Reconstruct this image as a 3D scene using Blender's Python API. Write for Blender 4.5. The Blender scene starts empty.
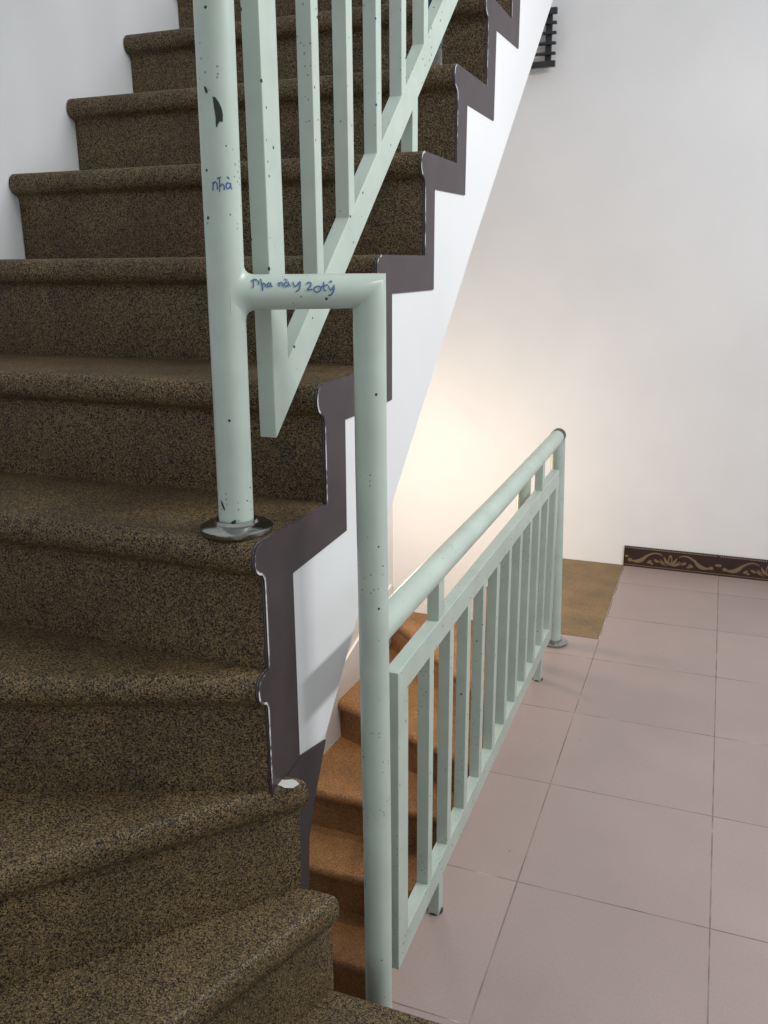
import bpy, bmesh, math, random
from mathutils import Vector, Matrix
random.seed(7)
C = bpy.context.scene.collection
OFF = {}                       # world offset of every object's root

# ------------------------------------------------------------------ helpers
def finish(o, parent):
    C.objects.link(o)
    if parent is not None:
        o.parent = parent
        OFF[o.name] = OFF[parent.name]
    else:
        OFF[o.name] = Vector((0, 0, 0))

def obj(name, bm, mat, parent=None, smooth=True, angle=35, bevel=0, at=None):
    """link a bmesh (world coordinates) as ONE object"""
    bmesh.ops.remove_doubles(bm, verts=bm.verts, dist=1e-6)
    bmesh.ops.recalc_face_normals(bm, faces=bm.faces)
    me = bpy.data.meshes.new(name)
    off = OFF[parent.name] if parent is not None else (Vector(at) if at else Vector((0, 0, 0)))
    bmesh.ops.translate(bm, verts=bm.verts, vec=-off)
    bm.to_mesh(me); bm.free()
    for m in (mat if isinstance(mat, (list, tuple)) else [mat]):
        me.materials.append(m)
    if smooth:
        me.shade_smooth(); me.set_sharp_from_angle(angle=math.radians(angle))
    o = bpy.data.objects.new(name, me)
    finish(o, parent)
    if parent is None:
        o.location = off; OFF[o.name] = off
    if bevel:
        b = o.modifiers.new('Bevel', 'BEVEL'); b.width = bevel; b.segments = 2
        b.limit_method = 'ANGLE'; b.angle_limit = math.radians(50)
    return o

def empty(name, loc, label, cat, group=None):
    o = bpy.data.objects.new(name, None); o.empty_display_size = .1
    C.objects.link(o); o.location = loc; OFF[o.name] = Vector(loc)
    tag(o, label, cat, group); return o

def tag(o, label=None, cat=None, group=None, kind=None):
    if label: o['label'] = label
    if cat: o['category'] = cat
    if group: o['group'] = group
    if kind: o['kind'] = kind
    return o

def face(bm, pts):
    return bm.faces.new([bm.verts.new(p) for p in pts])

def box(bm, a, b):
    x0, y0, z0 = a; x1, y1, z1 = b
    v = [bm.verts.new(p) for p in [(x0,y0,z0),(x1,y0,z0),(x1,y1,z0),(x0,y1,z0),(x0,y0,z1),(x1,y0,z1),(x1,y1,z1),(x0,y1,z1)]]
    for f in [(0,3,2,1),(4,5,6,7),(0,1,5,4),(1,2,6,5),(2,3,7,6),(3,0,4,7)]:
        bm.faces.new([v[i] for i in f])

def prism(bm, poly, f0, f1):
    """poly of 2D points; f0, f1 map a 2D point to its two 3D end points"""
    a = [bm.verts.new(f0(p)) for p in poly]; b = [bm.verts.new(f1(p)) for p in poly]
    n = len(poly)
    bm.faces.new(a); bm.faces.new(b[::-1])
    for i in range(n):
        j = (i + 1) % n
        bm.faces.new([a[i], b[i], b[j], a[j]])

def prism_x(bm, poly, x0, x1):
    prism(bm, poly, lambda p: (x0, p[0], p[1]), lambda p: (x1, p[0], p[1]))

def prism_z(bm, poly, z0, z1):
    prism(bm, poly, lambda p: (p[0], p[1], z0), lambda p: (p[0], p[1], z1))

def tube(bm, path, r, seg=28, caps=True):
    path = [Vector(p) for p in path]
    rr = r if isinstance(r, (list, tuple)) else [r] * len(path)
    rings = []; nrm = None
    for i, p in enumerate(path):
        a = (path[i] - path[i-1]).normalized() if i else None
        b = (path[i+1] - path[i]).normalized() if i < len(path) - 1 else None
        t = ((a or b) + (b or a)).normalized()
        if nrm is None:
            nrm = t.orthogonal().normalized()
        nrm = (nrm - t * nrm.dot(t)).normalized()
        bi = t.cross(nrm)
        k = 1.0
        if a and b: k = 1 / max(.5, math.cos(a.angle(b) / 2))
        if a and b and a.angle(b) > 1e-3:
            m = (b - a).normalized()
        else: m = None
        ring = []
        for s in range(seg):
            an = 2 * math.pi * s / seg
            d = nrm * math.cos(an) + bi * math.sin(an)
            if m is not None: d = d + m * d.dot(m) * (k - 1)
            ring.append(bm.verts.new(p + d * rr[i]))
        rings.append(ring)
    for q, w in zip(rings, rings[1:]):
        for s in range(seg):
            bm.faces.new([q[s], q[(s+1) % seg], w[(s+1) % seg], w[s]])
    if caps:
        bm.faces.new(rings[0][::-1]); bm.faces.new(rings[-1])

def lathe(bm, prof, c, seg=40):
    rings = []
    for (r, z) in prof:
        rings.append([bm.verts.new((c[0] + r*math.cos(2*math.pi*s/seg), c[1] + r*math.sin(2*math.pi*s/seg), c[2] + z)) for s in range(seg)])
    for q, w in zip(rings, rings[1:]):
        for s in range(seg):
            bm.faces.new([q[s], q[(s+1) % seg], w[(s+1) % seg], w[s]])
    bm.faces.new(rings[0][::-1]); bm.faces.new(rings[-1])

# ------------------------------------------------------------------ materials
def srgb(r, g, b):
    f = lambda c: (c/255/12.92) if c/255 <= .04045 else ((c/255 + .055)/1.055)**2.4
    return (f(r), f(g), f(b), 1)

class NT:
    def __init__(s, name):
        s.m = bpy.data.materials.new(name); s.m.use_nodes = True
        s.t = s.m.node_tree; s.t.nodes.clear()
        s.out = s.n('ShaderNodeOutputMaterial'); s.b = s.n('ShaderNodeBsdfPrincipled')
        s.l(s.b.outputs[0], s.out.inputs[0])
        s.co = s.n('ShaderNodeTexCoord').outputs['Object']
    def n(s, t, **k):
        x = s.t.nodes.new(t)
        for a, v in k.items(): setattr(x, a, v)
        return x
    def l(s, a, b): s.t.links.new(a, b)
    def math(s, op, a, b=None, c=None):
        x = s.n('ShaderNodeMath', operation=op)
        for i, v in enumerate((a, b, c)):
            if v is None: continue
            if isinstance(v, (int, float)): x.inputs[i].default_value = v
            else: s.l(v, x.inputs[i])
        return x.outputs[0]
    def noise(s, scale, detail=3, rough=.55, co=None):
        x = s.n('ShaderNodeTexNoise'); s.l(co or s.co, x.inputs['Vector'])
        x.inputs['Scale'].default_value = scale; x.inputs['Detail'].default_value = detail; x.inputs['Roughness'].default_value = rough
        return x.outputs['Fac']
    def voro(s, scale, co=None, feature='F1'):
        x = s.n('ShaderNodeTexVoronoi', feature=feature); s.l(co or s.co, x.inputs['Vector']); x.inputs['Scale'].default_value = scale
        return x
    def ramp(s, f, stops, interp='LINEAR'):
        x = s.n('ShaderNodeValToRGB'); x.color_ramp.interpolation = interp
        e = x.color_ramp.elements
        while len(e) < len(stops): e.new(.5)
        for el, (p, c) in zip(e, stops): el.position = p; el.color = c if len(c) == 4 else (*c, 1)
        s.l(f, x.inputs[0]); return x.outputs[0]
    def mix(s, f, a, b, mode='MIX'):
        x = s.n('ShaderNodeMix', data_type='RGBA', blend_type=mode)
        for sock, v in ((x.inputs[0], f), (x.inputs[6], a), (x.inputs[7], b)):
            if isinstance(v, (int, float)): sock.default_value = v
            elif isinstance(v, tuple): sock.default_value = v
            else: s.l(v, sock)
        return x.outputs[2]
    def bump(s, h, strength=.2, dist=.002):
        x = s.n('ShaderNodeBump'); x.inputs['Strength'].default_value = strength; x.inputs['Distance'].default_value = dist
        s.l(h, x.inputs['Height']); s.l(x.outputs[0], s.b.inputs['Normal'])
    def set(s, **k):
        for a, v in k.items():
            i = s.b.inputs[a.replace('_', ' ')]
            if isinstance(v, (int, float, tuple)): i.default_value = v
            else: s.l(v, i)
        return s.m

def terrazzo(name, dark, mid, light, scale=330, rough=.5):
    t = NT(name)
    v = t.voro(scale); sep = t.n('ShaderNodeSeparateColor'); t.l(v.outputs['Color'], sep.inputs[0])
    chips = t.ramp(sep.outputs[0], [(0, dark), (.27, dark), (.36, mid), (.72, mid), (.85, light), (1, light)])
    big = t.ramp(t.noise(9, 4), [(.3, (.78, .78, .78)), (.7, (1.18, 1.15, 1.1))])
    t.bump(sep.outputs[1], .12, .001)
    return t.set(Base_Color=t.mix(1, chips, big, 'MULTIPLY'), Roughness=rough, Specular_IOR_Level=.3)

M = {}
M['terrazzo'] = terrazzo('terrazzo_dark', srgb(26, 21, 16), srgb(88, 74, 52), srgb(126, 106, 75), 580, .6)
M['terrazzo_warm_lit'] = terrazzo('terrazzo_warm_lit', srgb(104, 74, 47), srgb(150, 110, 72), srgb(174, 136, 96), 480, .55)  # lower flight: orange of the bulb light mixed into the stone colour
M['terrazzo_untinted'] = terrazzo('terrazzo_untinted', srgb(104, 84, 58), srgb(126, 104, 74), srgb(144, 121, 89), 520, .55)  # same stone without the painted-in warm light, for the top landing step

def wall_mat(name, col, seed=0):
    t = NT(name)
    n = t.ramp(t.noise(2.2, 5), [(.3, srgb(*[c - 7 for c in col])), (.7, srgb(*col))])
    t.bump(t.noise(60, 4), .08, .003)
    return t.set(Base_Color=n, Roughness=.75)
M['wall'] = wall_mat('white_plaster', (229, 229, 230))
M['string'] = wall_mat('white_stringer_paint', (222, 222, 223))

def tile_mat():
    t = NT('pink_floor_tile')
    sx = t.n('ShaderNodeSeparateXYZ'); t.l(t.co, sx.inputs[0])
    u = t.math('DIVIDE', t.math('ADD', sx.outputs[0], .306), .4)
    v = t.math('DIVIDE', t.math('ADD', sx.outputs[1], -3.60), .4)
    def edge(q):
        f = t.math('FRACT', q); return t.math('MINIMUM', f, t.math('SUBTRACT', 1, f))
    d = t.math('MULTIPLY', t.math('MINIMUM', edge(u), edge(v)), .4)
    w = t.math('MULTIPLY_ADD', t.noise(7, 2), .0026, .0003)
    g = t.math('LESS_THAN', d, w)
    cell = t.n('ShaderNodeCombineXYZ'); t.l(t.math('FLOOR', u), cell.inputs[0]); t.l(t.math('FLOOR', v), cell.inputs[1])
    wn = t.n('ShaderNodeTexWhiteNoise'); t.l(cell.outputs[0], wn.inputs[0])
    base = t.ramp(t.noise(3.5, 5), [(.3, srgb(152, 135, 130)), (.7, srgb(165, 147, 141))])
    base = t.mix(.5, base, t.ramp(wn.outputs[0], [(0, srgb(151, 134, 129)), (1, srgb(167, 149, 143))]))
    fine = t.ramp(t.noise(240, 2), [(.35, (.93, .93, .93)), (.65, (1.04, 1.04, 1.04))])
    base = t.mix(1, base, fine, 'MULTIPLY')
    sp = t.voro(38); sc = t.n('ShaderNodeSeparateColor'); t.l(sp.outputs['Color'], sc.inputs[0])
    dirt = t.math('MULTIPLY', t.math('LESS_THAN', sp.outputs['Distance'], .07), t.math('GREATER_THAN', sc.outputs[0], .86))
    dirt = t.math('MULTIPLY', dirt, t.math('GREATER_THAN', t.noise(2.3, 1), .55))
    base = t.mix(dirt, base, srgb(92, 74, 64))
    gc = t.ramp(t.noise(11, 2), [(.35, srgb(104, 92, 86)), (.62, srgb(140, 128, 120)), (.8, srgb(205, 196, 188))])
    return t.set(Base_Color=t.mix(g, base, gc), Roughness=t.math('MULTIPLY_ADD', g, .4, .42))
M['tile'] = tile_mat()

def paint_mat():
    t = NT('pale_green_paint')
    base = t.ramp(t.noise(14, 4), [(.3, srgb(170, 183, 172)), (.7, srgb(182, 195, 184))])
    v = t.voro(75); sc = t.n('ShaderNodeSeparateColor'); t.l(v.outputs['Color'], sc.inputs[0])
    r = t.math('MULTIPLY', sc.outputs[1], .2)
    s1 = t.math('MULTIPLY', t.math('LESS_THAN', v.outputs['Distance'], r), t.math('GREATER_THAN', sc.outputs[0], .85))
    v2 = t.voro(210); sc2 = t.n('ShaderNodeSeparateColor'); t.l(v2.outputs['Color'], sc2.inputs[0])
    s2 = t.math('MULTIPLY', t.math('LESS_THAN', v2.outputs['Distance'], .3), t.math('GREATER_THAN', sc2.outputs[0], .82))
    s2 = t.math('MULTIPLY', s2, t.math('GREATER_THAN', t.noise(6, 2), .56))
    f = t.math('MAXIMUM', s1, t.math('MULTIPLY', s2, .55))
    t.bump(t.noise(90, 2), .06, .002)
    return t.set(Base_Color=t.mix(f, base, srgb(40, 44, 40)), Roughness=.36)
M['paint'] = paint_mat()

def purple_mat():
    t = NT('dark_purple_paint')
    c = t.ramp(t.noise(18, 5), [(.3, srgb(49, 39, 43)), (.7, srgb(63, 51, 55))])
    return t.set(Base_Color=c, Roughness=.42)
M['purple'] = purple_mat()

def plain(name, col, rough=.5, metal=0, **k):
    t = NT(name)
    c = t.ramp(t.noise(30, 3), [(.3, srgb(*[max(0, x - 6) for x in col])), (.7, srgb(*col))])
    return t.set(Base_Color=c, Roughness=rough, Metallic=metal, **k)
M['chrome'] = plain('chrome', (165, 165, 160), .18, 1)
M['black_metal'] = plain('black_metal', (44, 46, 48), .5)
M['rust'] = plain('bare_brown_metal', (72, 66, 66), .6)
M['chip'] = plain('black_primer', (26, 30, 28), .5)
M['ink'] = plain('blue_ink', (62, 90, 140), .5)
M['white_chip'] = plain('white_filler', (205, 203, 198), .8)
M['dark_joint'] = plain('dark_joint', (60, 54, 50), .8)
M['tile_brown'] = plain('brown_border_tile', (50, 33, 30), .3)
M['tile_gold'] = plain('tan_glaze', (124, 104, 80), .3)
M['tile_cream'] = plain('cream_glaze', (176, 160, 138), .35)
M['label'] = plain('teal_bottle_label', (30, 92, 104), .35)
M['cap'] = plain('blue_bottle_cap', (30, 80, 150), .4)
M['plastic'] = plain('clear_plastic', (235, 240, 242), .08, 0, Transmission_Weight=.95, IOR=1.3)
def broken_line():
    t = NT('broken_white_line')
    c = t.ramp(t.noise(45, 4), [(.44, srgb(70, 58, 62)), (.56, srgb(196, 192, 186))])
    return t.set(Base_Color=c, Roughness=.8)
M['line'] = broken_line()

# ------------------------------------------------------------------ setting
YB = 3.84                       # far wall
LX = lambda y: -1.517 + (y - 1.7) * .04     # left wall, a little out of square
bm = bmesh.new()
box(bm, (-2.2, YB, -3.5), (2.7, YB + .15, 3.3))
tag(obj('wall_back', bm, M['wall'], smooth=False), kind='structure')
bm = bmesh.new()
prism_z(bm, [(LX(-1.6), -1.6), (LX(YB), YB), (LX(YB) - .15, YB), (LX(-1.6) - .15, -1.6)], -3.5, 3.3)
tag(obj('wall_left', bm, M['wall'], smooth=False), kind='structure')
bm = bmesh.new()
box(bm, (2.5, -1.6, -3.5), (2.65, YB, -.14))
tag(obj('wall_right', bm, M['wall'], smooth=False), kind='structure')
bm = bmesh.new()
box(bm, (-1.72, -1.75, -3.5), (2.65, -1.6, -.14))
tag(obj('wall_front', bm, M['wall'], smooth=False), kind='structure')
EDGE = -.485
bm = bmesh.new()
prism_z(bm, [(2.6, -1.6), (2.6, YB), (-.3105, YB), (-.3105, 2.97), (EDGE, 2.97), (EDGE, 1.01), (-.30, 1.01), (-.30, -1.6)], -.14, 0)
tag(obj('floor', bm, M['tile'], smooth=False), kind='structure')
bm = bmesh.new()
box(bm, (-1.72, -1.6, -3.6), (2.6, YB, -3.366))
tag(obj('floor_lower', bm, M['terrazzo_warm_lit'], smooth=False), kind='structure')

# skirting of dark tiles with a scroll pattern (one strip, the pattern is glazed into it)
LAY = [0]
def lay(y):
    LAY[0] = (LAY[0] + 1) % 12; return y - LAY[0]*.0001
def ribbon(bm, pts, w, y, mat):
    y = lay(y)
    pts = [Vector((p[0], p[1])) for p in pts]
    n = len(pts); L = []
    for i in range(n):
        d = (pts[min(i+1, n-1)] - pts[max(i-1, 0)]).normalized(); q = Vector((-d.y, d.x))
        ww = w(i/(n-1)) if callable(w) else w
        L.append((pts[i] + q*ww/2, pts[i] - q*ww/2))
    va = [(bm.verts.new((a.x, y, a.y)), bm.verts.new((b.x, y, b.y))) for a, b in L]
    for (a, b), (c, d) in zip(va, va[1:]):
        f = bm.faces.new([a, b, d, c]); f.material_index = mat
def blob(bm, cx, cz, rx, rz, y, mat, rot=0, n=14, pointed=False):
    vs = []; y = lay(y)
    for i in range(n):
        a = 2*math.pi*i/n; r = 1 if not pointed else .55 + .45*abs(math.cos(a))
        px, pz = rx*math.cos(a)*r, rz*math.sin(a)*r
        vs.append(bm.verts.new((cx + px*math.cos(rot) - pz*math.sin(rot), y, cz + px*math.sin(rot) + pz*math.cos(rot))))
    bm.faces.new(vs).material_index = mat
def bez(p0, p1, p2, p3, n=14):
    out = []
    for i in range(n + 1):
        t = i/n; s = 1 - t
        out.append(tuple(s**3*a + 3*s*s*t*b + 3*s*t*t*c + t**3*d for a, b, c, d in zip(p0, p1, p2, p3)))
    return out
bm = bmesh.new()
yf = YB - .010
x = -.3115; TH = .094
while x < 2.4:
    box(bm, (x, yf, .0005), (min(x + .3985, 2.5), YB - .0005, TH))
    yp_ = yf - .0006
    cx = x + .2
    for s in (-1, 1):
        X = lambda d: cx + s*d
        # long scroll leaf, from the flower outwards
        ribbon(bm, [(X(a), b) for a, b in bez((.035, .066), (.075, .09), (.10, .055), (.125, .036))], lambda t: .004 + .008*t, yp_, 1)
        ribbon(bm, [(X(a), b) for a, b in bez((.10, .062), (.115, .036), (.135, .022), (.168, .030))], lambda t: .006 + .012*math.sin(math.pi*min(1, t*1.05)) , yp_, 1)
        blob(bm, X(.172), .032, .010, .008, yp_, 1)
        ribbon(bm, [(X(a), b) for a, b in bez((.0, .030), (.02, .022), (.03, .036), (.042, .048))], lambda t: .010*(1 - .7*t), yp_, 1)
        blob(bm, X(.058), .038, .012, .0055, yp_, 1, rot=s*.5)
        blob(bm, X(.088), .031, .011, .006, yp_, 1, rot=-s*.6)
        blob(bm, X(.078), .024, .007, .005, yp_, 1)
    for s in (-1, 1):                                 # petals of the flower
        lens = lambda t: .0015 + .0105*math.sin(math.pi*min(1, .15 + t*.85))
        ribbon(bm, [(cx + s*a, b) for a, b in bez((.003, .030), (.014, .034), (.022, .046), (.028, .062))], lens, yp_, 1)
        ribbon(bm, [(cx + s*a, b) for a, b in bez((.006, .026), (.022, .024), (.036, .030), (.048, .042))], lambda t: .0015 + .008*math.sin(math.pi*min(1, .15 + t*.85)), yp_, 1)
    blob(bm, cx, .050, .009, .024, yp_, 1)
    blob(bm, cx, .048, .004, .014, yp_ - .0013, 0)
    blob(bm, x + .004, .048, .010, .006, yp_, 1) if x > -.3 else blob(bm, x + .012, .048, .008, .006, yp_, 1)
    blob(bm, x + .394, .048, .006, .006, yp_, 1)
    ribbon(bm, [(x, .009), (x + .398, .009)], .003, yp_, 1)
    k = 0.006
    while k < .395:                                   # dotted upper edge
        ribbon(bm, [(x + k, TH - .005), (x + k + .004, TH - .005)], .004, yp_, 2); k += .0095
    x += .4
tag(obj('baseboard_back', bm, [M['tile_brown'], M['tile_gold'], M['tile_cream']], smooth=False), kind='structure')

# ------------------------------------------------------------------ stairs
XS = -.547                      # face of the inner string
NOSE = [(-.0245, -.062), (-.0235, -.054), (-.019, -.0475), (-.011, -.0445), (-.004, -.039), (-.0005, -.030), (0, -.022),
        (-.002, -.0125), (-.007, -.005), (-.014, -.001), (-.022, 0)]
RIS = -.0245

class Nose:
    """nosing of one step: a line in plan, with its inner end on the string"""
    def __init__(s, n, z, P, ang, inner):
        # ang: direction from the inner end outwards, degrees from -X towards -Y (the fan opens towards -Y)
        s.n, s.z = n, z; s.P = Vector(P)
        a = math.radians(ang); s.t = Vector((-math.cos(a), -math.sin(a)))
        s.f = Vector((-s.t.y, s.t.x))            # forward, towards the foot of the stair
        if s.f.y > 0 and abs(ang) < 45: s.f = -s.f
        s.inner = inner                             # ('x', value) or ('y', value)
    k = 1.0                                         # how far the nosing overhangs
    def pt(s, d, hit):
        o = s.P + s.f*d*s.k
        if hit[0] == 'x': k = (hit[1] - o.x)/s.t.x
        else: k = (hit[1] - o.y)/s.t.y
        return o + s.t*k
    def inn(s, d): return s.pt(d, s.inner)

def build_steps(root, noses, outer, last_back, mat, riser_mat=None):
    """outer(nose, d) -> plan point where the line at offset d meets the outer wall, and which wall"""
    parts = []
    for i, s in enumerate(noses):
        bm = bmesh.new()
        nxt = noses[i+1] if i + 1 < len(noses) else None
        I = [s.inn(d) for d, z in NOSE]; O = [outer(s, d) for d, z in NOSE]
        vi = [bm.verts.new((p.x, p.y, s.z + z)) for p, (d, z) in zip(I, NOSE)]
        vo = [bm.verts.new((p[0].x, p[0].y, s.z + z)) for p, (d, z) in zip(O, NOSE)]
        for k in range(len(NOSE) - 1):
            bm.faces.new([vi[k], vo[k], vo[k+1], vi[k+1]])
        if nxt is not None:
            bi = nxt.inn(RIS); bo = outer(nxt, RIS)
        else:
            bi, bo = last_back
        mid_in = []
        if nxt is not None and s.inner[0] == 'y' and nxt.inner[0] == 'x':
            mid_in = [Vector((nxt.inner[1], s.inner[1]))]
        if nxt is not None and s.inner[0] == 'x' and nxt.inner[0] == 'y':
            mid_in = [Vector((s.inner[1], nxt.inner[1]))]
        mid_out = []
        if O[0][1] != bo[1]:
            mid_out = [CORNER[root.name]]
        plan = mid_out + [bo[0], bi] + mid_in
        top = [bm.verts.new((p.x, p.y, s.z)) for p in plan]; bot = [bm.verts.new((p.x, p.y, s.z - .062)) for p in plan]
        mo = len(mid_out)
        for a0, b0, L in ((vi[-1], vo[-1], top), (vi[0], vo[0], bot)):
            loop = [a0, b0] + L; h = loop[2 + mo]                 # fan from the back outer corner
            loop = loop[3 + mo:] + loop[:2 + mo]
            for q, w_ in zip(loop, loop[1:]): bm.faces.new([h, q, w_])
        # sides
        m = len(mid_out)
        chain_o = [(vo[-1], vo[0])] + list(zip(top[:m+1], bot[:m+1]))
        bm.faces.new(vo[::-1] + [chain_o[1][1], chain_o[1][0]][::1]) if True else None
        for (a, b), (c, d) in zip(chain_o[1:], chain_o[2:]):
            bm.faces.new([a, b, d, c])
        bm.faces.new([top[m], bot[m], bot[m+1], top[m+1]])
        chain_i = list(zip(top[m+1:], bot[m+1:]))
        for (a, b), (c, d) in zip(chain_i, chain_i[1:]):
            bm.faces.new([a, b, d, c])
        bm.faces.new(vi + [chain_i[-1][0], chain_i[-1][1]])
        st = obj('step', bm, mat, root, angle=40)
        parts.append(st)
        # riser under the nosing
        bm = bmesh.new()
        zb = noses[i-1].z - .0015 if i else s.z - .187 + .0005
        q = [s.inn(RIS), outer(s, RIS)[0], outer(s, RIS - .04)[0], s.inn(RIS - .04)]
        prism_z(bm, [(p.x, p.y) for p in q], zb, s.z - .0615)
        obj('riser', bm, riser_mat or mat, st, smooth=False)
    return parts

CORNER = {}
XI = XS - .003                  # treads end behind the string face
Z = lambda n: .187*n + (.012 if n < 3 else .016 if n < 4 else .020 if n < 5 else .022 if n < 6 else .019 if n < 8 else .020)
noses = [Nose(1, Z(1) + .007, (-.282, 1.0), 80, ('y', .9985)),
         Nose(2, Z(2), (-.461, 1.0), 69.5, ('y', .9985)),
         Nose(3, Z(3), (-.506, 1.0), 48.5, ('y', .9985)),
         Nose(4, Z(4), (XS, .931), 21, ('x', XI))]
for n, y in ((5, .938), (6, 1.143), (7, 1.388), (8, 1.618), (9, 1.825), (10, 2.056), (11, 2.28), (12, 2.505), (13, 2.73)):
    noses.append(Nose(n, Z(n), (XS, y), 0, ('x', XI)))

for s in noses[:3]: s.k = .5

up = empty('staircase', (-1.0, 1.0, 0), 'dark speckled terrazzo staircase winding up to the left with dark purple edging', 'staircase')
YN = -.12                       # near side of the winders
def outer_up(s, d):
    o = s.P + s.f*d*s.k
    k = ((YN - o.y)/s.t.y) if s.t.y < -1e-6 else 1e9
    # left wall: x = LX(y)
    a = .04; kx = (-1.517 + (o.y - 1.7)*a - o.x + .002)/(s.t.x - a*s.t.y)
    return (o + s.t*kx, 'l') if kx < k else (o + s.t*k, 'n')
CORNER[up.name] = Vector((LX(YN) + .002, YN))
lastn = noses[-1]
back = lambda y: (Vector((XI, y)), (Vector((LX(y) + .002, y)), 'l'))
build_steps(up, noses, outer_up, back(2.97), M['terrazzo'])

# inner string: profile of the steps above, sloped underside below
def profile(ns):
    pts = []
    for s in ns:
        y0 = s.P.y
        yr = y0 - RIS
        pts.append((yr, s.z - .187))
        for d, z in NOSE: pts.append((y0 - d, s.z + z))
    return pts
straight = noses[4:]
prof = profile(straight)
ys = straight[0].P.y - RIS
# at the newel the step below (number 4) shares the corner
s4 = noses[3]
i4 = [(s4.P.y - d*1.0, s4.z + z) for d, z in NOSE]
head = [(s4.P.y - RIS + .002, s4.z - .187)] + i4
prof = head + prof
soff = [(2.97, 2.178), (2.832, 2.061), (1.978, 1.334), (1.453, .869), (1.277, .707), (1.143, .560), (1.095, .478), (1.070, .420), (1.063, .330), (1.063, .002)]
poly = [(.9995, .002), (.9995, Z(3) - .03), (prof[0][0], Z(3) - .03)] + prof + [(2.97, straight[-1].z)] + soff
bm = bmesh.new(); prism_x(bm, poly, XI + .0002, XS)
bm.normal_update()
for f in bm.faces:
    c_ = f.calc_center_median()
    if abs(f.normal.x) < .5 and c_.z > .55 and not (c_.z < .86*c_.y - .3): f.material_index = 1
st = obj('stringer', bm, [M['string'], M['purple']], up, smooth=False)
# body of the flight behind it
bm = bmesh.new()
top = [(y, z + .10) for y, z in soff[:8]]
prism_x(bm, soff[:9] + [(1.00, .33), (1.00, .50)] + [(a, b) for a, b in top[::-1] if a > 1.1], -1.46, XI)
tag(obj('soffit', bm, M['string'], up, smooth=False), 'plain white sloping underside of the stairs')
# side of the winders, hidden from the landing side by the post
bm = bmesh.new()
pp = []
for s in noses[:2]:
    xi = s.inn(RIS - .012).x
    pp += [(xi, s.z - .187 + .001), (xi, s.z - .063)]
pp = [(pp[0][0], .002)] + pp[1:] + [(XS, noses[1].z - .063), (XS, .002)]
prism(bm, pp, lambda p: (p[0], .985, p[1]), lambda p: (p[0], .9975, p[1]))
obj('stringer', bm, M['purple'], up, smooth=False)

# dark purple band painted along the steps on the string
zig = [(1.047, .581), (1.047, .882), (1.244, .890), (1.246, 1.074), (1.460, 1.076), (1.462, 1.263), (1.702, 1.264), (1.704, 1.454),
       (1.920, 1.458), (1.925, 1.640), (2.156, 1.640), (2.160, 1.834), (2.392, 1.842), (2.395, 2.03), (2.62, 2.03), (2.62, 2.21), (2.85, 2.215), (2.85, 2.40)]
band = [(prof[0][0], .5655)] + prof[1:] + [(2.93, straight[-1].z)] + [(2.93, 2.40)] + zig[::-1]
bm = bmesh.new(); prism_x(bm, band, XS + .0003, XS + .0025)
bd = obj('painted_band', bm, M['purple'], up, smooth=False)
tag(bd, 'dark purple stepped band painted on the stair side')
bm = bmesh.new(); prism_x(bm, [(.9995, .004), (.9995, .5745), (1.047, .5825), (1.1425, .5595), (1.095, .478), (1.070, .420), (1.063, .330), (1.063, .004)], XS + .0003, XS + .0025)
tag(obj('painted_band', bm, M['purple'], up, smooth=False), 'dark purple painted foot of the stair side')
# broken line of white filler between treads and band
for s in [noses[3]] + straight:
    bm = bmesh.new()
    pr = [(s.P.y - RIS, s.z - (.187 if s.n > 4 else .18))] + [(s.P.y - d, s.z + z) for d, z in NOSE]
    w = .0035
    a = [(y, z) for y, z in pr]; b = []
    for i, (y, z) in enumerate(pr):
        p0, p1 = Vector(pr[max(0, i-1)]), Vector(pr[min(len(pr)-1, i+1)])
        d = (p1 - p0).normalized(); q = Vector((d.y, -d.x)); b.append((y + q.x*w, z + q.y*w))
    va = [bm.verts.new((XS + .0032, y, z)) for y, z in a]; vb = [bm.verts.new((XS + .0032, y, z)) for y, z in b]
    for k in range(len(pr) - 1): bm.faces.new([va[k], va[k+1], vb[k+1], vb[k]])
    tag(obj('filler_line', bm, M['line'], bd, smooth=False), 'thin broken white line')

# white chipped corner on the third step, and pale worn end of the fourth
bm = bmesh.new()
random.seed(3)
vs = []
for k in range(16):
    a = 2*math.pi*k/16; r = 1 + random.uniform(-.2, .2)
    vs.append(bm.verts.new((-.531 + .016*r*math.cos(a), .982 + .011*r*math.sin(a), Z(3) + .0008)))
bm.faces.new(vs)
tag(obj('filler_patch', bm, M['white_chip'], up, smooth=False), 'white filler patch on the step corner')

# ---------------- lower flight
dn = empty('staircase', (-1.0, 2.0, -3.366), 'tan terrazzo staircase going down into the warm lit well behind the railing', 'staircase')
ZD = lambda n: .187*(n - 18)
def LXd(y): return LX(y) + .004
nd = []
for n in range(8, 14):
    nd.append(Nose(n, ZD(n), (XS, 2.551 + .222*(n - 13)), 0, ('x', XS)))
nd.append(Nose(14, ZD(14), (XS, 2.765), 0, ('x', XS)))
class Fan(Nose):
    def __init__(s, n, z, P, ang, inner):
        s.n, s.z = n, z; s.P = Vector(P); a = math.radians(ang)
        s.t = Vector((-math.cos(a), math.sin(a))); s.f = Vector((-math.sin(a), -math.cos(a))); s.inner = inner
nd.append(Fan(15, ZD(15), (XS, 2.80), 22, ('x', XS)))
nd.append(Fan(16, ZD(16), (-.530, 2.86), 45, ('y', 2.86)))
nd.append(Fan(17, ZD(17), (-.489, 2.86), 62, ('y', 2.86)))
nd.append(Fan(18, ZD(18) , (-.60, 2.972), 90, ('y', 2.972)))
nd[-1].t = Vector((0, 1)); nd[-1].f = Vector((-1, 0))
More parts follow.
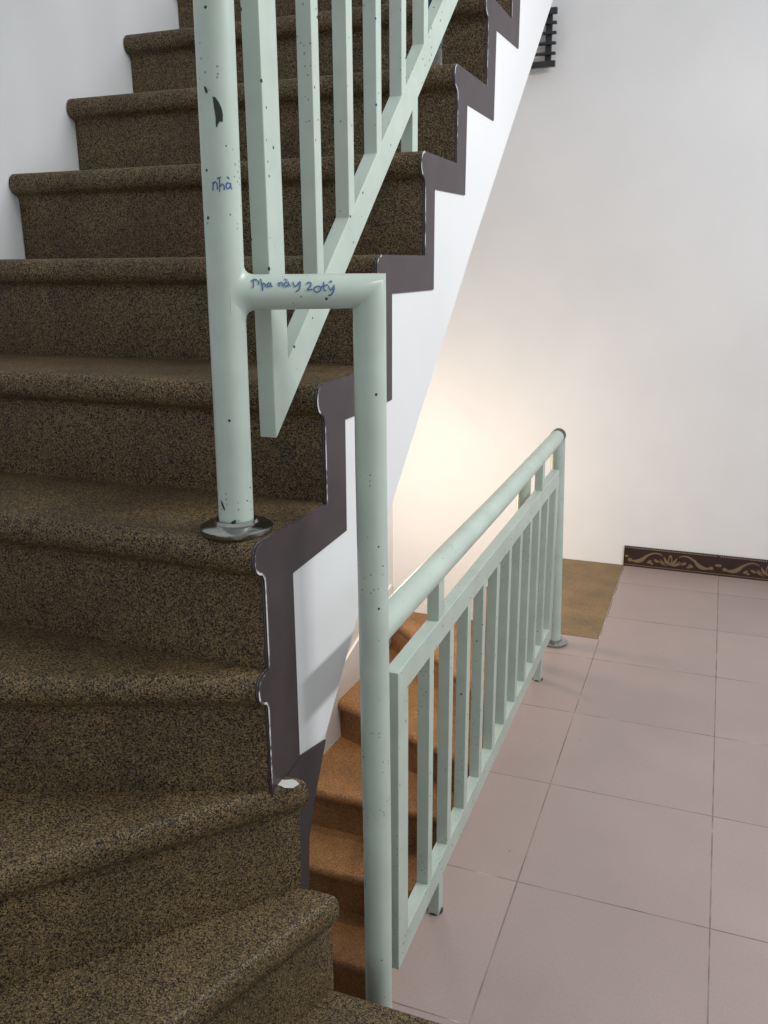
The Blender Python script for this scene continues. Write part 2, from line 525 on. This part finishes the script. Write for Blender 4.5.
def outer_dn(s, d):
    o = s.P + s.f*d
    k = ((YB - .002 - o.y)/s.t.y) if s.t.y > 1e-6 else 1e9
    a = .04; kx = (-1.517 + (o.y - 1.7)*a + .002 - o.x)/(s.t.x - a*s.t.y) if s.t.x < -1e-6 else 1e9
    return (o + s.t*kx, 'l') if kx < k else (o + s.t*k, 'n')
CORNER[dn.name] = Vector((LX(YB) + .002, YB - .002))
build_steps(dn, nd, outer_dn, (Vector((-.3115, 2.972)), (Vector((-.3115, YB - .002)), 'n')), M['terrazzo_warm_lit'])
for o in dn.children:
    if abs(max(v.co.z for v in o.data.vertices) - 3.366) < .01: o.data.materials[0] = M['terrazzo_untinted']
# painted skirting strip that climbs the left wall with the lower steps
bm = bmesh.new()
pl = []
for s in nd[2:8]:
    o = outer_dn(s, RIS)[0]; pl.append((o.y, s.z))
up_e = [(1.6, ZD(9) + .02)] + [(y - .02, z + .13) for y, z in pl] + [(3.80, ZD(16) + .15)]
lo_e = [(3.80, ZD(16) - .15)] + [(y + .05, z - .30) for y, z in pl[::-1]] + [(1.6, ZD(9) - .45)]
f0 = lambda p: (LX(p[0]) + .0005, p[0], p[1]); f1 = lambda p: (LX(p[0]) + .012, p[0], p[1])
prism(bm, up_e + lo_e, f0, f1)
tag(obj('skirting', bm, M['wall'], dn, smooth=False), 'white skirting band rising along the lower steps')

# ------------------------------------------------------------------ tall newel frame of pipe
R1 = .0238
nf = empty('pipe_newel', (-.627, 1.036, Z(5)), 'pale green pipe frame of two uprights joined by a short crosspipe with blue handwriting', 'handrail post')
LP0 = Vector((-.5995, .990, Z(5))); LP1 = Vector((-.590, .990, 1.745))
LPat = lambda z: LP0 + (LP1 - LP0)*((z - LP0.z)/(LP1.z - LP0.z))
bm = bmesh.new(); tube(bm, [LP0 + Vector((0, 0, .004)), LPat(1.3), LP1], R1, 36)
lpost = obj('post', bm, M['paint'], nf)
CP0 = Vector((-.4395, 1.103, .001)); CP1 = Vector((-.4435, 1.103, 1.277))
ZP = 1.277
# crosspipe with a mitred corner into the second upright
bm = bmesh.new()
p0 = LPat(ZP)
dirp = (CP1 - p0).normalized()
path = [p0 + dirp*.012, CP1 - dirp*.012, CP1 + Vector((0, 0, -.012)), CP0]
path = [p0 + dirp*.004, p0 + dirp*.06, CP1 - dirp*.02]
path += [CP1]
path += [CP1 - Vector((0, 0, .02)), CP1 - Vector((0, 0, .25)), CP0 + Vector((0, 0, .4)), CP0]
tube(bm, path, R1 - .0013, 36)
cpipe = obj('bent_pipe', bm, M['paint'], nf, angle=40, bevel=.005)
cpipe.modifiers['Bevel'].segments = 4
FL = [(.024, .0), (.048, .0), (.050, .003), (.050, .008), (.046, .0105), (.036, .0125), (.0305, .014), (.0295, .0185), (.0255, .0185), (.0252, .004)]
bm = bmesh.new(); lathe(bm, FL, LP0, 48)
tag(obj('flange', bm, M['chrome'], nf), 'chrome disc flange at the foot')
bm = bmesh.new(); lathe(bm, FL, (CP0.x, CP0.y, .0005), 48)
tag(obj('flange', bm, M['chrome'], nf), 'chrome disc flange at the foot')

ring = []
sd = dirp.cross(Vector((0, 0, 1))).normalized(); r_, R_, e_ = R1 - .0013, R1, .013
for k in range(40):
    ph = 2*math.pi*k/40; cs, sn = math.cos(ph), math.sin(ph)
    d0 = math.sqrt(max(0, R_**2 - (r_*cs)**2))
    sa = max(-R_*.995, min(R_*.995, (r_ + e_)*cs)); da = math.sqrt(R_**2 - sa*sa)
    Pa = p0 + sd*sa + Vector((0, 0, (r_ + e_)*sn)) + dirp*da
    Pc = p0 + sd*r_*cs + Vector((0, 0, r_*sn)) + dirp*d0
    Pb = Pc + dirp*e_
    ring.append([Pa*(1-t)**2 + Pc*2*t*(1-t) + Pb*t*t + (sd*cs + Vector((0, 0, sn)))*.0001 for t in (0, .2, .4, .6, .8, 1)])
bm = bmesh.new()
vr = [[bm.verts.new(p) for p in q] for q in ring]
for k in range(40):
    a, b = vr[k], vr[(k+1) % 40]
    for t in range(5): bm.faces.new([a[t], a[t+1], b[t+1], b[t]])
obj('weld', bm, M['paint'], cpipe, angle=80)

# chips and handwriting lie on the pipes
def on_pipe(A, ax, up_, r, u, h, lift=.0004):
    """point on a cylinder: u along the axis ax from A, h the offset across it (seen from -Y)"""
    h = max(-.98*r, min(.98*r, h))
    side = ax.cross(up_).normalized()
    if side.y > 0: side = -side
    up2 = side.cross(ax) if side.cross(ax).dot(up_) > 0 else ax.cross(side)
    n = up2*(h/r) + side*math.sqrt(1 - (h/r)**2)
    return A + ax*u + n*(r + lift), n
def strokes(name, lists, mapf, w, mat, parent):
    bm = bmesh.new()
    for st_ in lists:
        fine = []
        for (a, b) in zip(st_, st_[1:]):
            m = max(2, int(math.hypot(b[0]-a[0], b[1]-a[1])/3))
            fine += [(a[0] + (b[0]-a[0])*i/m, a[1] + (b[1]-a[1])*i/m) for i in range(m)]
        fine.append(st_[-1])
        P = [mapf(*q) for q in fine]
        va = []
        for i, (p, n) in enumerate(P):
            d = (P[min(i+1, len(P)-1)][0] - P[max(i-1, 0)][0]).normalized(); q = n.cross(d)*w/2
            va.append((bm.verts.new(p + q), bm.verts.new(p - q)))
        for (a, b), (c, d) in zip(va, va[1:]): bm.faces.new([a, b, d, c])
    return obj(name, bm, mat, parent, smooth=False)
def smooth_line(pts, n=5):
    out = []
    for i in range(len(pts) - 1):
        p0 = pts[max(0, i-1)]; p1 = pts[i]; p2 = pts[i+1]; p3 = pts[min(len(pts)-1, i+2)]
        for k in range(n):
            t = k/n
            out.append(tuple(.5*((2*b) + (-a+c)*t + (2*a-5*b+4*c-d)*t*t + (-a+3*b-3*c+d)*t**3) for a, b, c, d in zip(p0, p1, p2, p3)))
    out.append(pts[-1]); return out
S = smooth_line
PX = .00030                      # one unit of the sketched writing, in metres
writing = [S([(66,128),(70,118),(72,105),(72,88),(80,86),(90,90),(97,100),(94,112)]), S([(64,92),(76,84),(90,86)]),
           S([(108,82),(110,100),(112,125),(112,142)]), S([(111,115),(120,104),(126,110),(126,124)]),
           S([(152,104),(142,104),(135,114),(142,122),(152,112)]), S([(153,102),(154,116),(160,124)]),
           S([(192,100),(194,122)]), S([(194,108),(204,100),(210,108),(211,122)]),
           S([(236,100),(224,102),(218,114),(226,123),(238,112)]), S([(240,98),(241,114),(248,122)]), S([(222,82),(236,92)]),
           S([(262,98),(264,114),(272,122),(284,112),(294,98)]), S([(296,96),(294,118),(286,140),(272,148)]),
           S([(326,112),(336,102),(348,106),(344,122),(328,140),(352,138)]),
           S([(384,122),(366,128),(360,142),(372,153),(390,146),(394,130),(382,121)]),
           S([(412,100),(409,125),(410,144),(420,146)]), S([(394,128),(412,120),(432,116)]),
           S([(434,120),(436,136),(446,142),(458,126)]), S([(460,116),(458,144),(444,168),(430,170)]), S([(440,104),(448,96),(452,104)])]
axp = dirp
def map_cross(u, v):
    return on_pipe(p0 + axp*.0, axp, Vector((0, 0, 1)), R1 - .0005,   .0215 + (u - 30)*PX*.89, (150 - v)*PX*.80 + .0005)
tag(strokes('handwriting', writing, map_cross, .0017, M['ink'], cpipe), 'blue pen handwriting on the crosspipe')
def map_post(u, v):               # u across, v upward from z
    z = 1.398 + v*.0003
    A = LPat(z)
    th = math.radians(-90 + u)    # around the post; -90 faces the camera side
    n = Vector((math.cos(th), math.sin(th), 0))
    return A + n*(R1 + .0004), n
w2 = [S([(4,0),(6,24),(6,34)]), S([(6,24),(13,34),(18,24),(18,4)]), S([(24,-4),(26,40),(26,52)]), S([(26,14),(33,26),(38,16),(38,2)]), S([(18,46),(30,52)]),
      S([(56,28),(47,30),(44,16),(50,8),(57,20)]), S([(58,30),(59,12),(63,8)]), S([(48,54),(55,46)])]
strokes('handwriting', w2, map_post, .0015, M['ink'], lpost)
def chip_on_post(z, ang, pts):
    bm = bmesh.new(); vs = []
    for (a, h) in pts:
        A = LPat(z + h); th = math.radians(-90 + ang + a*1.5); n = Vector((math.cos(th), math.sin(th), 0))
        vs.append(bm.verts.new(A + n*(R1 + .0005)))
    bm.faces.new(vs)
    return obj('paint_chip', bm, M['chip'], lpost, smooth=False)
tag(chip_on_post(1.486, 30, [(-9,.017),(-4,.016),(2,.011),(7,.004),(9,-.003),(8,-.011),(3,-.010),(-1,-.013),(-3,-.017),(-5,-.016),(-5,-.006),(-7,.004)]), 'large black paint chip')
chip_on_post(1.510, -4, [(-4,.005),(2,.003),(5,-.002),(1,-.004),(-2,0)])
chip_on_post(1.000, -16, [(-6,.007),(0,.003),(7,-.006),(4,-.008),(-3,-.001)])
chip_on_post(.977, 22, [(-6,.0),(4,.003),(6,.0),(-2,-.003)])

# ------------------------------------------------------------------ upper railing panel
def bar(bm, a, b):
    box(bm, a, b)
XP0, XP1 = -.593, -.568
ur = empty('stair_railing', (-.58, 1.79, Z(8)), 'pale green slanted stair railing panel on the upper steps behind the pipe frame', 'railing')
SL = .88
rz_top = lambda y: 1.3366 + SL*(y - 1.278)
rz_low = lambda y: rz_top(y) - .067
YE = 2.54
HT = .60
bm = bmesh.new()
prism_x(bm, [(1.059, rz_low(1.059)), (YE, rz_low(YE)), (YE, rz_top(YE)), (1.059, rz_top(1.059))], XP0, XP1)
obj('bottom_rail', bm, M['paint'], ur, smooth=False, bevel=.0015)
bm = bmesh.new()
prism_x(bm, [(1.059, rz_low(1.059) + HT), (YE, rz_low(YE) + HT), (YE, rz_top(YE) + HT), (1.059, rz_top(1.059) + HT)], XP0, XP1)
obj('top_rail', bm, M['paint'], ur, smooth=False, bevel=.0015)
for y in (1.056, YE - .046):
    bm = bmesh.new()
    prism_x(bm, [(y, rz_top(y) - .012 if y > 2 else rz_low(y) + .003), (y + .046, rz_top(y + .046) - .012 if y > 2 else rz_low(y + .046) + .003), (y + .046, rz_low(y + .046) + HT + .01), (y, rz_low(y) + HT + .01)], XP0 - .0004, XP1 + .0004)
    obj('stile', bm, M['paint'], ur, smooth=False, bevel=.0015)
y = 1.2085
while y < YE - .1:
    bm = bmesh.new()
    prism_x(bm, [(y, rz_top(y) - .004), (y + .0235, rz_top(y + .0235) - .004), (y + .0235, rz_low(y + .0235) + HT + .004), (y, rz_low(y) + HT + .004)], XP0 + .0006, XP1 - .0006)
    obj('baluster', bm, M['paint'], ur, smooth=False, bevel=.0012)
    y += .1238
for y, n in ((1.640, 8), (2.32, 11)):
    bm = bmesh.new()
    prism_x(bm, [(y, Z(n) - .001), (y + .03, Z(n) - .001), (y + .03, rz_low(y + .03) + .004), (y, rz_low(y) + .004)], XP0 + .0008, XP1 - .0008)
    obj('foot', bm, M['paint'], ur, smooth=False, bevel=.001)
hz = lambda y: rz_top(y) + HT + .085
for y in (1.24, 2.36):
    bm = bmesh.new()
    prism_x(bm, [(y, rz_top(y) + HT - .004), (y + .03, rz_top(y + .03) + HT - .004), (y + .03, hz(y) - .002), (y, hz(y) - .002)], XP0 + .001, XP1 - .001)
    obj('stub', bm, M['paint'], ur, smooth=False)
bm = bmesh.new()
LPT = LPat(1.745)
hp = [(LPT.x, LPT.y + .0, LPT.z + .0), (LPT.x, LPT.y, LPT.z + .03)] + [(-.5805, yy, hz(yy) + .01) for yy in (1.12, 1.6, 2.1, 2.62)]
tube(bm, hp, R1, 28)
obj('handrail', bm, M['paint'], ur, angle=60)

# ------------------------------------------------------------------ guard railing along the landing
gr = empty('guard_railing', (-.442, 2.0, 0), 'pale green balustrade of square bars standing on the pink tiled landing edge', 'railing')
XG0, XG1 = -.455, -.430
Y0, Y1 = 1.190, 2.735
ZB, ZT = .086, .675
bm = bmesh.new(); box(bm, (XG0, Y0 + .003, ZB), (XG1, Y1 - .003, ZB + .050)); obj('bottom_rail', bm, M['paint'], gr, smooth=False, bevel=.0015)
bm = bmesh.new(); box(bm, (XG0, Y0 + .003, ZT - .048), (XG1, Y1 - .003, ZT)); obj('top_rail', bm, M['paint'], gr, smooth=False, bevel=.0015)
for y in (Y0, Y1 - .05):
    bm = bmesh.new(); box(bm, (XG0 - .0004, y - .0004, ZB + .0004), (XG1 + .0004, y + .05, ZT - .0004)); obj('stile', bm, M['paint'], gr, smooth=False, bevel=.0015)
for k in range(10):
    y = 1.362 + .1315*k
    bm = bmesh.new(); box(bm, (XG0 + .0006, y, ZB + .046), (XG1 - .0006, y + .026, ZT - .044)); obj('baluster', bm, M['paint'], gr, smooth=False, bevel=.0012)
for y, h in ((1.438, .001), (2.565, .001)):
    bm = bmesh.new(); box(bm, (XG0 + .0006, y, h), (XG1 - .0006, y + .03, ZB + .004)); ft = obj('foot', bm, M['paint'], gr, smooth=False, bevel=.001)
    bm = bmesh.new(); lathe(bm, [(.0165, 0), (.017, .002), (.015, .004), (.013, .005)], ((XG0 + XG1)/2, y + .015, .0006), 20)
    tag(obj('joint', bm, M['dark_joint'], ft), 'dark dirt ring at the foot')
HZ = .773; HX = -.442
for y in (1.415, 2.44):
    bm = bmesh.new(); box(bm, (XG0 + .001, y, ZT - .004), (XG1 - .001, y + .034, HZ - .015)); obj('stub', bm, M['paint'], gr, smooth=False, bevel=.001)
FP0 = Vector((-.442, 2.885, .0)); FP1 = Vector((-.450, 2.80, HZ - .004))
bm = bmesh.new()
tube(bm, [(CP1.x + .0005, 1.115, HZ), (HX, 1.9, HZ), (FP1.x, FP1.y + .006, HZ)], .0230, 32)
hr = obj('handrail', bm, M['paint'], gr)
bm = bmesh.new()
tube(bm, [(FP1.x, FP1.y - .028, HZ), (FP1.x, FP1.y + .012, HZ), (FP1.x, FP1.y + .021, HZ), (FP1.x, FP1.y + .025, HZ)], [.0238, .0238, .019, .011], 30)
tag(obj('rail_end', bm, M['rust'], hr), 'dull brown bare metal cap')
bm = bmesh.new(); tube(bm, [FP0 + Vector((0, 0, .002)), FP1], .0235, 32)
obj('post', bm, M['paint'], gr)
bm = bmesh.new(); lathe(bm, [(r*.95, z) for r, z in FL], (FP0.x, FP0.y, .0006), 48)
tag(obj('flange', bm, M['chrome'], gr), 'chrome disc flange at the foot')

gr.location.x -= .009; gr.rotation_euler.z = .005

# post of the lower flight's rail, just behind the far end of the balustrade
lp = empty('rail_post', (-.548, 2.66, ZD(13)), 'pale green rail post of the lower stairs rising behind the far end of the balustrade', 'handrail post')
bm = bmesh.new()
a = Vector((-.549, 2.70, ZD(13) + .001)); b = Vector((-.549, 2.70, .655)); e = Vector((-.462, 2.795, .655))
d1 = (e - b).normalized()
tube(bm, [a, b, b + Vector((0, 0, .022)), b + Vector((0, 0, .032)), b + Vector((0, 0, .036))], [.022, .022, .0215, .016, .008], 28)
obj('post', bm, M['paint'], lp, angle=60)
e.z = .56
bm = bmesh.new(); tube(bm, [Vector((b.x, b.y, .56)), e], .020, 24)
obj('crosspipe', bm, M['paint'], lp)
bm = bmesh.new(); lathe(bm, FL, (a.x, a.y, ZD(13)), 32)
obj('flange', bm, M['chrome'], lp)

# ------------------------------------------------------------------ dark rack on the far wall
rk = empty('wall_rack', (-.93, YB, 2.07), 'small dark metal rack with horizontal bars fixed high on the white far wall', 'wall rack')
ys0, ys1 = YB - .045, YB - .0
for k, z in enumerate((2.280, 2.238, 2.202, 2.165, 2.128, 2.090)):
    h = .011 if k in (0, 5) else .0045
    bm = bmesh.new(); box(bm, (-1.10, YB - .055, z - h), (-.714, YB - .035, z + h)); obj('bar', bm, M['black_metal'], rk, smooth=False, bevel=.001)
for x in (-.758, -.92, -1.085):
    bm = bmesh.new(); box(bm, (x, YB - .036, 2.084), (x + .024, YB - .022, 2.286)); obj('upright', bm, M['black_metal'], rk, smooth=False, bevel=.001)
    for z in (2.10, 2.26):
        bm = bmesh.new(); tube(bm, [(x + .012, YB - .024, z), (x + .012, YB - .0005, z)], .006, 12); obj('fixing', bm, M['black_metal'], rk)

# ------------------------------------------------------------------ bottle on a step behind the rail
bt = empty('water_bottle', (-.6235, 1.900, Z(9)), 'clear plastic water bottle standing on a step behind the slanted railing', 'bottle')
prof_b = [(.018, .0), (.026, .003), (.028, .010), (.028, .040), (.0265, .045), (.028, .050), (.028, .075), (.0265, .080), (.028, .085), (.028, .135), (.024, .155), (.014, .178), (.012, .182), (.012, .197)]
bm = bmesh.new(); lathe(bm, prof_b, (-.6235, 1.900, Z(9) + .0006), 32); obj('body', bm, M['plastic'], bt)
bm = bmesh.new(); lathe(bm, [(.0283, .050), (.0287, .051), (.0287, .133), (.0283, .134)], (-.6235, 1.900, Z(9) + .0006), 32); tag(obj('paper_label', bm, M['label'], bt), 'teal label')
bm = bmesh.new(); lathe(bm, [(.0128, .184), (.015, .185), (.015, .199), (.013, .201)], (-.6235, 1.900, Z(9) + .0006), 24); tag(obj('cap', bm, M['cap'], bt), 'blue cap')

# ------------------------------------------------------------------ light
w = bpy.data.worlds.new('World'); bpy.context.scene.world = w; w.use_nodes = True
bg = w.node_tree.nodes['Background']; bg.inputs[0].default_value = (.91, .96, 1, 1); bg.inputs[1].default_value = .64
def area(name, loc, target, sx, sy, power, col):
    l = bpy.data.lights.new(name, 'AREA'); l.shape = 'RECTANGLE'; l.size = sx; l.size_y = sy; l.energy = power; l.color = col
    o = bpy.data.objects.new(name, l); C.objects.link(o); o.location = loc
    o.rotation_euler = (Vector(target) - Vector(loc)).to_track_quat('-Z', 'Y').to_euler(); return o
area('landing_lamp', (1.15, 1.75, 2.58), (-.3, 1.75, 0.6), 1.3, .12, 46, (.98, .99, 1))
l = bpy.data.lights.new('stairwell_bulb', 'POINT'); l.energy = 12; l.color = (1, .78, .55); l.shadow_soft_size = .06
o = bpy.data.objects.new('stairwell_bulb', l); C.objects.link(o); o.location = (-1.22, 2.90, .42)
l = bpy.data.lights.new('wall_fill_spot', 'SPOT'); l.energy = 17; l.color = (1, .86, .71); l.shadow_soft_size = .08; l.spot_size = math.radians(140); l.spot_blend = 1  # added fill spot to warm the far wall, no fixture of its own
o = bpy.data.objects.new('wall_fill_spot', l); C.objects.link(o); o.location = (-1.22, 2.84, .42)
o.rotation_euler = (Vector((-1.20, 3.84, .12)) - o.location).to_track_quat('-Z', 'Y').to_euler()

# ------------------------------------------------------------------ camera
cam = bpy.data.cameras.new('camera'); co = bpy.data.objects.new('camera', cam); C.objects.link(co)
cam.sensor_fit = 'HORIZONTAL'; cam.sensor_width = 36; cam.lens = 859.17*36/768; cam.clip_start = .02
p, r, yw = .2765, -.0065, .3673
Rz = Matrix(((math.cos(yw), math.sin(yw), 0), (-math.sin(yw), math.cos(yw), 0), (0, 0, 1)))
R0 = Matrix(((1, 0, 0), (0, 0, -1), (0, 1, 0)))
Rp = Matrix(((1, 0, 0), (0, math.cos(p), -math.sin(p)), (0, math.sin(p), math.cos(p))))
Rr = Matrix(((math.cos(r), -math.sin(r), 0), (math.sin(r), math.cos(r), 0), (0, 0, 1)))
W = Rr @ Rp @ R0 @ Rz
m = Matrix((W[0], -W[1], -W[2])).transposed().to_4x4(); m.translation = (0, 0, 1.306)
co.matrix_world = m
sc = bpy.context.scene
sc.camera = co
sc.view_settings.view_transform = 'Standard'; sc.view_settings.look = 'None'
sc.view_settings.gamma = 1; sc.view_settings.use_curve_mapping = False; sc.view_settings.exposure = 0
